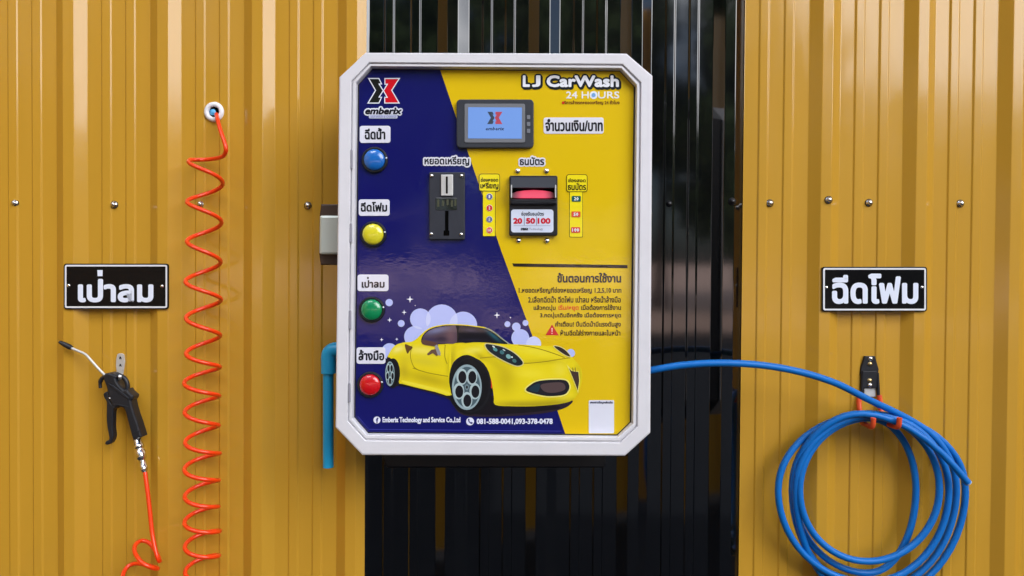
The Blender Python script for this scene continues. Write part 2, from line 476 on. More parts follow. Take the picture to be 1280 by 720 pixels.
# eaves above the frame and the building behind the sheets
ev = MB()
def boxv(b, x0, y0, z0, x1, y1, z1, m):
    b.add([(x0, y0, z0), (x1, y0, z0), (x1, y1, z0), (x0, y1, z0), (x0, y0, z1), (x1, y0, z1), (x1, y1, z1), (x0, y1, z1)],
          [[3, 2, 1, 0], [4, 5, 6, 7], [0, 1, 5, 4], [1, 2, 6, 5], [2, 3, 7, 6], [3, 0, 4, 7]], m); return b
boxv(ev, -2.25, -.45, 2.92, 3.25, 3.2, 3.0, M['roofing'])
structure(ev.build('roof'), 'flat steel roof of the wash bay just above the ribbed sheets', 'roof')

# ------------------------------------------------------------------ wall signs
def sign(box, txt, tbox, screws, label, mark=None):
    x0, y0, x1, y1 = box; Yb, Yf = -RIB_D - .0022, -RIB_D - .0055
    root = empty('wall_sign', P((x0 + x1) / 2, y1, Yb))
    b = MB(); b.prism(rrect(x0, y0, x1, y1, 3), Yb, Yf, M['sign'], .0006); b.build('plate', root)
    bd = MB(); o = rrect(x0 + 1.5, y0 + 1.5, x1 - 1.5, y1 - 1.5, 2.4); i = rrect(x0 + 3.6, y0 + 3.6, x1 - 3.6, y1 - 3.6, 1)
    n = len(o)
    for k in range(n):
        bd.poly([o[k], o[(k + 1) % n], i[(k + 1) % n], i[k]], Yf - .0004, pm((225, 225, 228), False))
    bd.build('border', root)
    t = MB(); t.text(txt, tbox, Yf - .0006, pm((226, 232, 246), False), 1.5, res=5)
    if mark: t.poly(mark, Yf - .0006, pm((226, 232, 246), False))
    t.build('lettering', root)
    for sx, sy in screws:
        s = MB(); s.lathe(P(sx, sy, Yf), [(.0034, 0), (.003, .001), (.0016, .0018), (.0001, .002)], M['zinc'], seg=14); s.build('screw', root)
    tag(root, label, 'sign', 'black wall signs')
sign((79.5, 329.5, 210.5, 386.5), 'เปาลม', (97.3, 348.6, 191.8, 378), ((85.8, 357), (202.5, 357.8)), 'black plate lettered เป่าลม with white border, above the air blow gun', [(121.6, 337.6), (128.4, 337.6), (128.2, 345.2), (122, 345.2)])
sign((1027.5, 333.5, 1159, 389.5), 'ฉีดโฟม', (1040, 342, 1148, 380), ((1033, 359.4), (1152.5, 359.2)), 'black plate lettered ฉีดโฟม with white border, above the hook holding the blue hose')

# ------------------------------------------------------------------ payment machine
YF = -.150            # the printed panel
OUT = [(457, 66), (783, 67), (815.7, 95), (813, 541), (781, 570), (453, 569), (419.3, 534), (424, 97)]
INN = [(464, 83.5), (776, 86), (795.5, 107), (790.5, 529), (772.5, 546.3), (458.5, 543.3), (440.8, 523), (445.6, 104)]
mach = empty('car_wash_machine', P(618, 570, -.02))
tag(mach, 'white framed octagonal car wash payment machine with navy and yellow printed front', 'payment machine')
def lerp(t): return [(a[0] + (b[0] - a[0]) * t, a[1] + (b[1] - a[1]) * t) for a, b in zip(OUT, INN)]
b = MB(); b.prism([(x, y) for x, y in lerp(.35)], -.016, -.131, M['body']); b.build('cabinet', mach)
fr = MB()
rings = [(0, -.128), (0, -.1615), (.02, -.1645), (.06, -.1662), (.12, -.1668), (.70, -.1668), (.725, -.1662), (.735, -.164), (.745, -.1615), (.80, -.1615), (.81, -.164), (.83, -.1652), (.955, -.1652), (.985, -.164), (1, -.161), (1, -.1488)]
vs = []
OW = [P(x, y, -.163) for x, y in OUT]; IW = [P(x, y, -.163) for x, y in INN]
for t, Y in rings:
    # an octagonal moulding: every corner of the outline carries the same section
    for a, c in zip(OW, IW): vs.append((a.x + (c.x - a.x) * t, Y, a.z + (c.z - a.z) * t))
fs = [[k * 8 + i, k * 8 + (i + 1) % 8, (k + 1) * 8 + (i + 1) % 8, (k + 1) * 8 + i][::-1] for k in range(len(rings) - 1) for i in range(8)]
fs = [f[::-1] for f in fs]
fr.add(vs, fs, M['white'])
frame = fr.build('frame', mach)
for hy in (199, 291, 400, 491):
    xx = 439.2 - (hy - 200) / 290 * 2.6
    s = MB(); s.prism(rrect(xx - 1.3, hy - 12, xx + 1.4, hy + 12, 1.2), -.158, -.1671, pm((150, 148, 158), False), .0004); s.build('slot_shade', frame)  # raised bars; the shade of the recesses is put into their grey
gk = MB(); GI = offset_poly(INN, 3.2)
for i in range(8):
    j = (i + 1) % 8; gk.poly([INN[i], INN[j], GI[j], GI[i]], YF - .0016, M['gasket'])
    # inner lip of the seal
    a, c = P(*GI[i], YF - .0016), P(*GI[j], YF - .0016)
    gk.add([a, c, (c.x, YF, c.z), (a.x, YF, a.z)], [[0, 1, 2, 3]], M['gasket'])
gk.build('seal', mach)

NAVY = (6, 8, 94); YEL = (226, 190, 0)
fp = MB(); fp.prism(offset_poly(INN, -1), -.146, YF, pm(NAVY)); panel = fp.build('front_panel', mach)
L = lambda k: YF - .0004 * k
ya = MB(); ya.poly([(550.2, 87.2), (774, 89), (792.3, 108.5), (787.3, 528), (771, 543.3), (706.8, 543), (664.9, 418.2), (625.7, 311)], L(1), pm(YEL)); ya.build('yellow_area', panel)

# --- logo
WHT = (228, 230, 242)
LB = [(460.8, 98.1), (473.6, 98.1), (477, 104.9), (473.9, 105), (479, 113.3), (473.9, 121.3), (477, 121.6), (473.6, 128.8), (460, 128.8), (469.4, 113)]
LR = [(481.1, 98.1), (499.2, 98.1), (489.7, 112.8), (498.9, 128.8), (480.9, 128.8), (480.9, 121.6), (484, 121.6), (479.3, 113.3), (484.2, 105.3), (481.1, 105.3)]
lg = MB()
for poly, colr in ((LB, (22, 22, 20)), (LR, (214, 8, 30))):
    lg.poly(poly, L(2), pm(colr)); lg.stroke(poly, 1.25, L(3), pm(WHT))
for o, cl, pad in ((2, WHT, 1.7), (3.6, (18, 16, 30), .0)):
    lg.text('emberix', (456.4 - pad, 134.2 - pad, 502.4 + pad, 143 + pad), L(o), pm(cl), .55 + pad, .24)
lg.poly(rrect(461, 143.6, 497, 148.1, 1.6), L(2.4), pm((190, 195, 222))); lg.text('SELF WASH & CHANGE', (463, 144.4, 495.5, 147.3), L(3), pm((120, 125, 165)), 0, .2, res=1)
lg.build('logo', panel)

# --- title
tt = MB()
for k, wd in enumerate(('L', 'J', 'CarWash')):
    bx = ((653.4, 94, 662.4, 108.8), (664.8, 94, 675.6, 108.9), (683.2, 94, 773.8, 109))[k]
    tt.text(wd, (bx[0] - 2.2, bx[1] - 2, bx[2] + 2.2, bx[3] + 2), L(2), pm((22, 28, 34)), 3.1)
    tt.text(wd, (bx[0] - .8, bx[1] - .4, bx[2] + 3, bx[3] + 3.2), L(2.9), pm((22, 28, 34)), 2.8)
    tt.text(wd, bx, L(4), pm((240, 242, 250)), .95)
tt.text('24 H', (707.5, 114.2, 736, 123.2), L(2), pm((242, 240, 236)), .3)
tt.text('URS', (747.3, 114.2, 774.2, 123.2), L(2), pm((242, 240, 236)), .3)
tt.poly(ell(742, 118.8, 4.9), L(2), pm((235, 242, 250))); tt.poly(ell(742, 118.8, 2.6), L(3), pm((120, 170, 225)))
tt.text('บริการล้างรถหยอดเหรียญ 24 ชั่วโมง', (702.5, 125.4, 774.5, 131.3), L(2), pm((120, 70, 20)), .2, res=1)
tt.poly(ell(704, 128.3, 1.6), L(3), pm((215, 50, 30)))
tt.build('title_lettering', panel)

# --- white labels
def plate(box, txt, tbox, bold=.5, mark=None):
    p_ = MB(); p_.prism(rrect(*box, 3), YF, YF - .0012, pm((226, 226, 236)), .0003); o = p_.build('label_plate', mach)
    t = MB(); t.text(txt, tbox, YF - .0016, pm((24, 26, 34)), bold, res=4)
    if mark: t.poly(mark, YF - .0016, pm((24, 26, 34)))
    t.build('lettering', o)
plate((449.5, 157.3, 488, 178.6), 'ฉีดน้ำ', (456, 159.8, 481.7, 174.4))
plate((448.3, 249.2, 487, 269.8), 'ฉีดโฟม', (451, 252.2, 484, 264.6))
plate((446.8, 343.2, 485.5, 364), 'เปาลม', (452, 350, 480.8, 359.8), mark=[(458.8, 346.2), (461, 346.2), (460.8, 348.8), (459, 348.8)])
plate((445.6, 434.2, 481.8, 454.8), 'ล้างมือ', (448, 437, 480.4, 450.6))
plate((679.4, 146.8, 754.6, 167.2), 'จำนวนเงิน/บาท', (681.6, 148.6, 753.5, 164.2))
def outlined(body, box, parent):
    t = MB(); x0, y0, x1, y1 = box
    t.text(body, (x0 - 1.9, y0 - 1.9, x1 + 1.9, y1 + 1.9), L(2), pm((228, 228, 238)), 2.3)
    t.text(body, box, L(3.4), pm((20, 22, 34)), .42)
    t.build('lettering', parent)
outlined('หยอดเหรียญ', (530.5, 195.4, 586.8, 207.6), panel)
outlined('ธนบัตร', (649.6, 196, 680.3, 206.6), panel)

# --- push buttons
def button(px, py, rgb, lab):
    c = P(px, py, YF); s = .00134
    ring = MB(); ring.lathe(c, [(16.2 * s, 0), (16.2 * s, .004), (15.4 * s, .0055), (13.6 * s, .006), (13.2 * s, .004)], M['blackplastic'], seg=40)
    o = ring.build('push_button', mach); o['label'] = lab
    m = mat('button_%02x%02x%02x' % rgb, lin(*rgb), .22, coat=1, noise=.12, nscale=90, bump=.0005, bscale=60)
    cap = MB(); cap.lathe(c, [(13.2 * s, .003), (13 * s, .0068), (12.2 * s, .0085), (10 * s, .0102), (6.5 * s, .0116), (3 * s, .0122), (.0001, .0124)], m, seg=40); cap.build('cap', o)
    d = MB(); d.lathe(P(px + 14, py - 2.8, YF - .0055), [(.0016, 0), (.0013, .0008), (.0001, .001)], pm((235, 240, 250)), seg=10); d.build('white_dot', o)  # small white nub on the ring's edge
button(468.8, 200.3, (20, 105, 190), 'round blue push button')
button(467, 293, (222, 212, 40), 'round yellow push button')
button(465.2, 387, (8, 135, 80), 'round green push button')
button(463.3, 480.5, (205, 14, 24), 'round red push button')

# --- display
b = MB(); b.prism(rrect(570.6, 124, 667.2, 184.8, 5), YF, YF - .009, M['greyplastic'], .0016); dsp = b.build('display', mach)
b = MB(); b.prism(rrect(580.6, 129.6, 656.3, 178.2, 2), YF - .008, YF - .0102, mat('silver_grey_bezel', (.17, .18, .2), .4), .0004); b.build('bezel', dsp)
b = MB(); b.poly([(585.2, 134), (652.4, 134.4), (652.2, 173.4), (585, 173)], YF - .0106, M['screen']); scr = b.build('screen', dsp)
b = MB()
f = lambda q, : [(618.5 + (x - 479.5) * .49, 147.4 + (y - 113.4) * .5) for x, y in q]
YS = YF - .0109
def dk(rgb): return mat('lit_ink_%02x%02x%02x' % rgb, lin(*rgb), .2, emit=lin(*rgb), estr=.12)
b.poly(f(LB), YS, dk((60, 70, 85))); b.poly(f(LR), YS, dk((170, 70, 85)))
b.text('emberix', (607, 158.6, 630.5, 163), YS, dk((45, 55, 80)), .2, .25, res=1); b.build('screen_logo', dsp)
for ky in (146.4, 155, 163.6):
    b = MB(); b.prism(rrect(658.6, ky - 2.6, 662.8, ky + 2.6, 1), YF - .0085, YF - .0099, pm((120, 124, 132), False), .0003); b.build('key', dsp)

# --- coin acceptor
b = MB(); b.prism(rrect(536.5, 215.2, 581, 299.4, 1.6), YF, YF - .006, mat('blue_black_plastic', (.028, .031, .042), .5, spec=.35, noise=.15, nscale=60), .0012); ca = b.build('coin_acceptor', mach)
b = MB(); b.prism(rrect(551.2, 218.2, 566.2, 244.7, .8), YF - .0055, YF - .0095, M['steel'], .0008)
b.build('slot_plate', ca)
b = MB(); b.prism(rrect(557.3, 220.6, 559.7, 242, .8), YF - .009, YF - .0098, M['void']); b.build('coin_slot', ca)
b = MB(); b.prism(rrect(544.4, 247.4, 571, 262.6, 1), YF - .0055, YF - .0066, mat('smoked_window', (.008, .008, .006), .12, coat=1), .0003)
for k, xx in enumerate((546.5, 552.6, 558.2, 563.6, 568)):
    b.prism(rrect(xx, 249.3 + (k % 2), xx + 2.6, 258.5 - (k % 3), .3), YF - .0066, YF - .0070, pm((72, 72, 52)))
b.build('window', ca)
b = MB(); b.prism(rrect(556.3, 263.4, 560.6, 293.8, .5), YF - .0055, YF - .0063, M['void']); b.prism(rrect(554.6, 288, 561.6, 294.4, .5), YF - .0055, YF - .0066, M['void']); b.build('return_slot', ca)
for sx, sy in ((539.7, 219.8), (577, 219.8), (539.2, 292.6), (576.6, 293)):
    s = MB(); s.lathe(P(sx, sy, YF - .006), [(.0034, 0), (.0031, .0012), (.0018, .0022), (.0001, .0025)], M['zinc'], seg=14); s.build('screw', ca)

# --- bill acceptor
b = MB(); b.prism(rrect(636.6, 219.4, 697, 294.4, 2), YF, YF - .010, M['blackplastic'], .0014); ba = b.build('bill_acceptor', mach)
# hood: slopes forward to the mouth
def wedge(b, x0, x1, yt, yb, Yt, Yb_, Yback, m):
    a, c, d, e = P(x0, yt, Yt), P(x1, yt, Yt), P(x1, yb, Yb_), P(x0, yb, Yb_)
    q = [Vector((v.x, Yback, v.z)) for v in (a, c, d, e)]
    b.add([a, c, d, e] + q, [[3, 2, 1, 0], [0, 1, 5, 4], [2, 3, 7, 6], [1, 2, 6, 5], [3, 0, 4, 7]], m)
b = MB(); wedge(b, 638.5, 695.2, 221.5, 234.5, YF - .0105, YF - .023, YF - .008, M['greyplastic']); b.build('hood', ba)
b = MB(); b.prism(rrect(638.8, 234.6, 695, 248.6, .6), YF - .009, YF - .0108, M['void']); b.build('mouth', ba)
b = MB()
cpts = [(640.2, 247.6), (640.2, 241.6), (646, 239.4), (656, 238), (667, 237.4), (678, 238), (688, 239.4), (693.4, 241.6), (693.4, 247.6)]
b.prism(cpts, YF - .0106, YF - .0140, M['glow'], .0008); b.build('glowing_bezel', ba)
for sx in (638.6, 693.8):
    b = MB(); b.prism(rrect(sx, 231, sx + 1.5, 247, .5), YF - .010, YF - .0235, M['steel']); b.build('side_guide', ba)
b = MB(); b.prism(rrect(638, 249, 696, 255.4, 1), YF - .009, YF - .017, M['blackplastic'], .002); b.build('lip', ba)
b = MB(); b.prism(rrect(638.8, 261.8, 691.8, 290.6, 3.5), YF - .0098, YF - .0104, pm((214, 222, 240)), .0002); lb = b.build('price_label', ba)
b = MB(); Yl = YF - .0108
b.text('ช่องรับธนบัตร', (651.5, 264.2, 680, 269.6), Yl, pm((45, 45, 60)), .15, res=2)
for tx, bx in (('20', (641.6, 652.8)), ('50', (657.4, 669)), ('100', (672, 688.2))):
    b.text(tx, (bx[0], 272.4, bx[1], 279.8), Yl, pm((205, 20, 50)), .55)
for lx in (655, 670.4): b.poly([(lx, 270.5), (lx + .7, 270.5), (lx + .7, 281.5), (lx, 281.5)], Yl, pm((120, 125, 150)))
b.poly([(642, 281.9), (688, 281.9), (688, 282.4), (642, 282.4)], Yl, pm((150, 155, 180)))
b.text('EMBERIX', (651, 284.8, 660.5, 288), Yl, pm((35, 35, 50)), .25, res=1); b.text('Technology', (661.5, 284.8, 678.5, 288.2), Yl, pm((100, 100, 120)), 0, res=1)
b.build('lettering', lb)
for sx, sy in ((647, 213.8), (683, 213.8), (648, 300.6), (683.6, 301)):
    s = MB(); s.lathe(P(sx, sy, YF - .0004), [(.0050, 0), (.0047, .0016), (.003, .0036), (.0001, .0042)], M['chrome'], seg=14); s.build('screw', ba)

# --- price columns
def column(hx, cx, chips, top, bot):
    b = MB(); DK = pm((70, 55, 20)); YB = pm((245, 226, 22))
    x0, y0, x1, y1 = cx; b.poly(rrect(x0 - .6, y0, x1 + .6, y1 + .6, 1), L(2), DK); b.poly(rrect(*cx, .8), L(3), YB)
    x0, y0, x1, y1 = hx; b.poly(rrect(x0 - .8, y0 - .8, x1 + .8, y1 + .8, 3), L(4), DK); b.poly(rrect(*hx, 2.6), L(5), YB)
    b.text(top, (x0 + 1.4, y0 + 4, x1 - 1.4, y0 + 9.2), L(6), pm((40, 30, 10)), .2, res=2)
    b.text(bot, (x0 + 1, y0 + 10, x1 - 1, y1 - 1.4), L(6), pm((40, 30, 10)), .3, res=2)
    for kind, px, py, txt, rgb in chips:
        if kind: b.poly(ell(px, py, 4.0), L(4), pm((235, 235, 235))); b.poly(ell(px, py, 3.6), L(5), pm(rgb)); wd = 1.1 * len(txt); b.text(txt, (px - wd, py - 2, px + wd, py + 2), L(6), pm((230, 230, 240)), .2, res=1)
        else: b.poly(rrect(px - 5.6, py - 3.5, px + 5.6, py + 3.5, 1), L(5), pm(rgb)); wd = 1.5 * len(txt); b.text(txt, (px - wd, py - 2.3, px + wd, py + 2.3), L(6), pm((235, 240, 240)), .25, res=1)
    b.build('price_tag', panel)
column((599.4, 217.9, 624.2, 238.4), (603.8, 238, 618.8, 295), ((1, 611.8, 245.8, '1', (95, 100, 150)), (1, 611.8, 260, '2', (215, 50, 45)), (1, 611.8, 274.2, '5', (110, 115, 155)), (1, 611.8, 287.8, '10', (225, 90, 70))), 'ช่องหยอด', 'เหรียญ')
column((708.8, 218.6, 733.6, 239.2), (712.2, 239, 728, 296), ((0, 720.4, 248.4, '20', (15, 90, 85)), (0, 720, 267.8, '50', (225, 85, 50)), (0, 719.6, 287.4, '100', (220, 70, 60))), 'ช่องสอด', 'ธนบัตร')

# --- instructions
b = MB(); INK = pm((70, 48, 12)); BLK = pm((28, 20, 14)); T = lambda s_, x0, y0, x1, y1, m=INK, bo=.28: b.text(s_, (x0, y0, x1, y1), L(2), m, bo, res=2)
b.poly([(640.3, 329.2), (784.6, 331.2), (784.5, 335.2), (642, 333.2)], L(2), BLK)
T('ขั้นตอนการใช้งาน', 696.6, 340.8, 776.6, 353.4, BLK, .5)
T('1.หยอดเหรียญที่ช่องหยอดเหรียญ 1,2,5,10 บาท', 648.4, 358.6, 776.8, 367.4)
T('2.เลือกฉีดน้ำ ฉีดโฟม เป่าลม หรือน้ำล้างมือ', 660, 369.8, 776.2, 378.4)
T('แล้วกดปุ่ม', 667, 381, 694.6, 389.4)
T('เริ่ม/หยุด', 698, 380.6, 723.4, 389.4, pm((228, 96, 22)))
T('เมื่อต้องการใช้งาน', 726.4, 380.4, 776.4, 387.6)
T('3.กดปุ่มเดิมอีกครั้ง เมื่อต้องการหยุด', 675, 390.4, 776.4, 398.6)
T('คำเตือน! ปืนฉีดน้ำมีแรงดันสูง', 694, 401.2, 776.2, 410.4)
T('ห้ามฉีดใส่ร่างกายและใบหน้า', 700.4, 412, 775.6, 419.6)
b.poly([(690, 405.6), (698.4, 419), (681.8, 419)], L(2), pm((206, 44, 38))); b.poly([(689.3, 410), (690.8, 410), (690.5, 415), (689.6, 415)], L(3), pm((245, 200, 190))); b.poly(ell(690, 416.8, .8, n=10), L(3), pm((245, 200, 190)))
b.build('instruction_text', panel)

# --- foam bubbles and stars
b = MB(); B1 = pm((184, 194, 246)); B2 = pm((206, 213, 250)); q = 0
for cx, cy, r_ in ((518.7, 421, 13.5), (525.5, 398.5, 13), (552.2, 400.5, 20), (579, 407, 17.5), (487, 439, 10), (486.5, 378.2, 4.6), (501.5, 404.3, 4.3), (650.4, 422.5, 11.2), (645.4, 408.6, 5.4), (634.3, 405.2, 3.7), (656.8, 403.7, 3.7), (667, 430, 9.4), (713.5, 441.4, 5.2), (535, 415, 9)):
    q += 1; b.poly(ell(cx, cy, r_), L(2) - .00002 * q, B1 if q != 12 else B2)
def lens(c1, r1, c2, r2):
    pts = [p for p in ell(*c1, r1, n=120) if math.hypot(p[0] - c2[0], p[1] - c2[1]) < r2] + [p for p in ell(*c2, r2, n=120) if math.hypot(p[0] - c1[0], p[1] - c1[1]) < r1]
    mx = sum(p[0] for p in pts) / len(pts); my = sum(p[1] for p in pts) / len(pts)
    return sorted(pts, key=lambda p: math.atan2(p[1] - my, p[0] - mx))
for A, ra, Bc, rb in (((525.5, 398.5), 13, (552.2, 400.5), 20), ((552.2, 400.5), 20, (579, 407), 17.5), ((518.7, 421), 13.5, (525.5, 398.5), 13), ((650.4, 422.5), 11.2, (667, 430), 9.4)):
    b.poly(lens(A, ra, Bc, rb), L(3), B2)
b.build('foam_bubbles', panel); b = MB()
for cx, cy, r_ in ((512.5, 374, 4.4), (505.2, 390.4, 3.2), (487, 400, 3.2), (477, 424.6, 2.4), (496, 424, 2), (621.2, 394, 4), (638, 397, 1.4), (519, 382, 1)):
    b.poly([(cx + (r_ if k % 2 == 0 else r_ * .3) * math.sin(k * math.pi / 4), cy - (r_ if k % 2 == 0 else r_ * .3) * math.cos(k * math.pi / 4)) for k in range(8)], L(2), pm((238, 240, 252)))
b.build('star_sparkles', panel)

# --- printed sports car
b = MB(); K = lambda s_, pts, rgb: b.poly(pts, L(s_), pm(rgb))
K(2.2, smooth([(488, 474), (500, 481), (520, 486), (545, 493), (562, 500), (575, 517), (600, 521), (640, 520), (680, 516.5), (706, 510), (716, 501), (700, 502), (640, 500), (560, 480)], 5), (38, 26, 40))
K(2.6, smooth([(497, 481), (520, 485.5), (545, 491.5), (563, 499), (580, 514), (606, 518.5), (640, 517), (676, 514), (700, 508.5), (640, 500), (560, 485)], 5), (16, 10, 16))
body = [(484.5, 446), (487.5, 440), (492, 433.5), (498, 429.8), (506, 427.8), (514, 427.2), (520, 424), (526, 418.5), (532, 413), (540, 408.7), (552, 406), (563, 405.2), (580, 405.6), (595, 407.4), (607.5, 409.4), (619, 415.3), (629, 423.5), (637.5, 429.8), (648, 430.4), (668, 431.6), (687, 432.6), (696, 432.6), (706.7, 438.4), (714.5, 446), (723, 455), (727.5, 464), (727.2, 477.5), (723.5, 489.5), (716, 500), (699, 505), (668, 507.8), (638.6, 507.8), (619, 506), (617.5, 496), (616, 487), (613.5, 473.7), (607.5, 461.5), (599.7, 451.2), (590, 445.2), (583, 443.6), (575, 445.8), (566.7, 453), (562.5, 464), (561.3, 478), (563, 494.4), (544, 490), (516.7, 483.5), (502, 479.6), (499, 479), (497, 470), (492.7, 455.4), (488, 447.4)]
# wheel openings behind the body colour
K(3.0, ell(587.5, 480.5, 29, 38), (14, 13, 16)); K(3.0, smooth([(484, 446), (492, 446), (498.5, 463), (500.5, 480), (488, 482), (482, 470)], 5), (30, 26, 34))
K(3.4, smooth(body, 3), (234, 214, 12))
# tones of the printed photograph, carried by the print's own colour layer
PRINT = bpy.data.materials.new('printed_photo'); PRINT.use_nodes = True
_n = PRINT.node_tree.nodes; _b = _n['Principled BSDF']; _c = _n.new('ShaderNodeVertexColor'); _c.layer_name = 'print'
PRINT.node_tree.links.new(_c.outputs[0], _b.inputs['Base Color']); _b.inputs['Roughness'].default_value = .4; _b.inputs['Specular IOR Level'].default_value = .15
_b.inputs['Coat Weight'].default_value = 1
photo_cols = []                       # (first face, colours per face) of the toned patches
def toned(poly, k, base, blobs, st=1.5):
    x0, x1 = min(p[0] for p in poly), max(p[0] for p in poly)
    def cuts(x):
        o = []
        for (xa, ya_), (xb, yb_) in zip(poly, poly[1:] + poly[:1]):
            if (xa <= x < xb) or (xb <= x < xa): o.append(ya_ + (yb_ - ya_) * (x - xa) / (xb - xa))
        return sorted(o)
    def colour(x, y):
        c = list(base)
        for cx, cy, rx, ry, rot, d in blobs:
            ca_, sa_ = math.cos(R(rot)), math.sin(R(rot)); u = ((x - cx) * ca_ + (y - cy) * sa_) / rx; v = (-(x - cx) * sa_ + (y - cy) * ca_) / ry
            w_ = math.exp(-(u * u + v * v))
            c = [q + w_ * e for q, e in zip(c, d)]
        return lin(*[max(0, min(255, q)) for q in c])
    x = x0 + .05
    while x < x1 - .1:
        xn = min(x + st, x1 - .05); A, B = cuts(x), cuts(xn)
        if len(A) == len(B):
            for i in range(0, len(A) - 1, 2):
                a0, a1, b0, b1 = A[i], A[i + 1], B[i], B[i + 1]
                m = max(1, int(max(a1 - a0, b1 - b0) / st))
                for j in range(m):
                    q = [(x, a0 + (a1 - a0) * j / m), (x, a0 + (a1 - a0) * (j + 1) / m), (xn, b0 + (b1 - b0) * (j + 1) / m), (xn, b0 + (b1 - b0) * j / m)]
                    b.add([P(px, py, L(k)) for px, py in q], [[0, 1, 2, 3]], PRINT)
                    photo_cols.append((len(b.f) - 1, [colour(*p) for p in q]))
        x = xn
toned(smooth(body, 3), 3.6, (234, 213, 14), (
    (670, 439, 30, 6, 8, (6, 10, 34)), (632, 472, 13, 18, 0, (-26, -28, -6)), (690, 504, 34, 5, -4, (-52, -48, -4)), (645, 505, 30, 4, 0, (-40, -38, 0)),
    (662, 467, 22, 7, 4, (8, 10, 28)), (528, 438, 26, 6, 4, (6, 10, 74)), (536, 474, 34, 7, 14, (-34, -36, -6)), (497, 437, 8, 4, -30, (8, 14, 90)),
    (564, 452, 4, 16, 10, (-40, -40, -6)), (592, 438, 15, 4.5, -8, (8, 14, 66)), (722, 472, 5, 18, 6, (-30, -28, 0)), (617, 452, 14, 6, 40, (-18, -18, 0)),
    (530, 452, 24, 6, 8, (-14, -12, 24)), (700, 462, 8, 10, 0, (4, 6, 40)), (600, 445, 8, 3, 30, (-30, -30, 0)), (505, 462, 6, 14, 0, (-20, -22, 10)), (680, 452, 26, 3, 0, (-20, -18, 0)), (705, 497, 10, 5, -20, (6, 8, 30)), (548, 488, 16, 2.5, 14, (14, 18, 40))))
K(3.9, smooth([(504, 475.5), (530, 481.5), (562, 491), (562.6, 493.6), (532, 486.5), (506, 479.3)], 4), (238, 222, 54))
for line, cw in (([(515, 432), (513, 445), (517, 458), (524, 463)], .5), ([(556.5, 431), (556, 445), (559, 455)], .5), ([(600, 447.6), (622, 446.4), (645, 453.6), (672, 453), (700, 449), (713, 447)], .55), ([(648, 431), (670, 435), (690, 441), (706, 447)], .5), ([(516, 460), (535, 466), (560, 470.4)], .5)):
    ln = smooth(line, 6, False)
    for (xa, ya_), (xb, yb_) in zip(ln, ln[1:]):
        d = math.hypot(xb - xa, yb_ - ya_) or 1; nx_, ny_ = -(yb_ - ya_) / d * cw, (xb - xa) / d * cw
        K(4.2, [(xa - nx_, ya_ - ny_), (xb - nx_, yb_ - ny_), (xb + nx_, yb_ + ny_), (xa + nx_, ya_ + ny_)], (168, 146, 14))
# glass: the panel's reflection is put into the side window's brown colour
K(4.4, smooth([(527.4, 421.5), (533, 414), (541, 409.8), (552, 407.2), (563, 406.4), (580, 406.8), (595, 408.6), (606.5, 410.6), (617, 416), (627, 424), (634.5, 429.9), (618, 429), (600, 427.8), (575, 428.4), (556, 430), (544, 430.4), (528, 429.6)], 3), (12, 11, 20))
toned(smooth([(528.4, 422), (534, 415), (542, 410.8), (552, 408.4), (563, 407.6), (570, 407.8), (571, 427.8), (556, 429.4), (544, 429.6), (529, 428.6)], 3), 4.8, (84, 66, 78),
      ((546, 413, 16, 4, -14, (20, 44, 70)), (563, 420, 6, 10, 0, (24, 14, 8)), (536, 425, 9, 4, 0, (-20, -14, 6)), (552, 424, 8, 3, 0, (-30, -24, -20))))
toned(smooth([(573.5, 408), (580, 407.6), (594, 409.2), (606, 411.4), (616.6, 416.6), (626, 424), (632.6, 429.2), (618, 428.2), (600, 427), (575, 427.6)], 3), 4.8, (13, 12, 22),
      ((588, 413, 12, 2.6, 6, (30, 30, 44)), (617, 420, 14, 3, 38, (18, 74, 78)), (590, 425, 16, 2, 0, (18, 16, 20))))
K(5.2, [(571, 406.6), (573, 406.8), (573.6, 428), (571.4, 428.2)], (8, 8, 12))
for a, c in zip(smooth([(607.5, 409.4), (619, 415.3), (629, 423.5), (637.5, 429.8)], 4, False), smooth([(607.5, 409.4), (619, 415.3), (629, 423.5), (637.5, 429.8)], 4, False)[1:]):
    K(5.2, [a, c, (c[0] - 1.3, c[1] + .6), (a[0] - 1.3, a[1] + .6)], (158, 166, 150))
# mirror and side intake
K(5.4, smooth([(527.6, 425), (534, 425.6), (543, 427.6), (547.5, 430.6), (546, 433), (536, 432), (528, 430)], 4), (92, 62, 50))
K(5.4, [(533.6, 442.6), (539, 437.4), (544.4, 436.2), (549.6, 442), (546, 445.2), (541, 441.4), (535.6, 444.2)], (104, 78, 62))
K(5.6, [(543.2, 432.6), (546.4, 430.4), (550.6, 440.6), (550.4, 444.6), (547, 443.4)], (150, 148, 152))
K(4.4, smooth([(506.2, 430.4), (511, 431.6), (515.8, 434.4), (512.4, 438.4), (509.4, 442.2), (507.2, 437)], 3), (96, 66, 26))
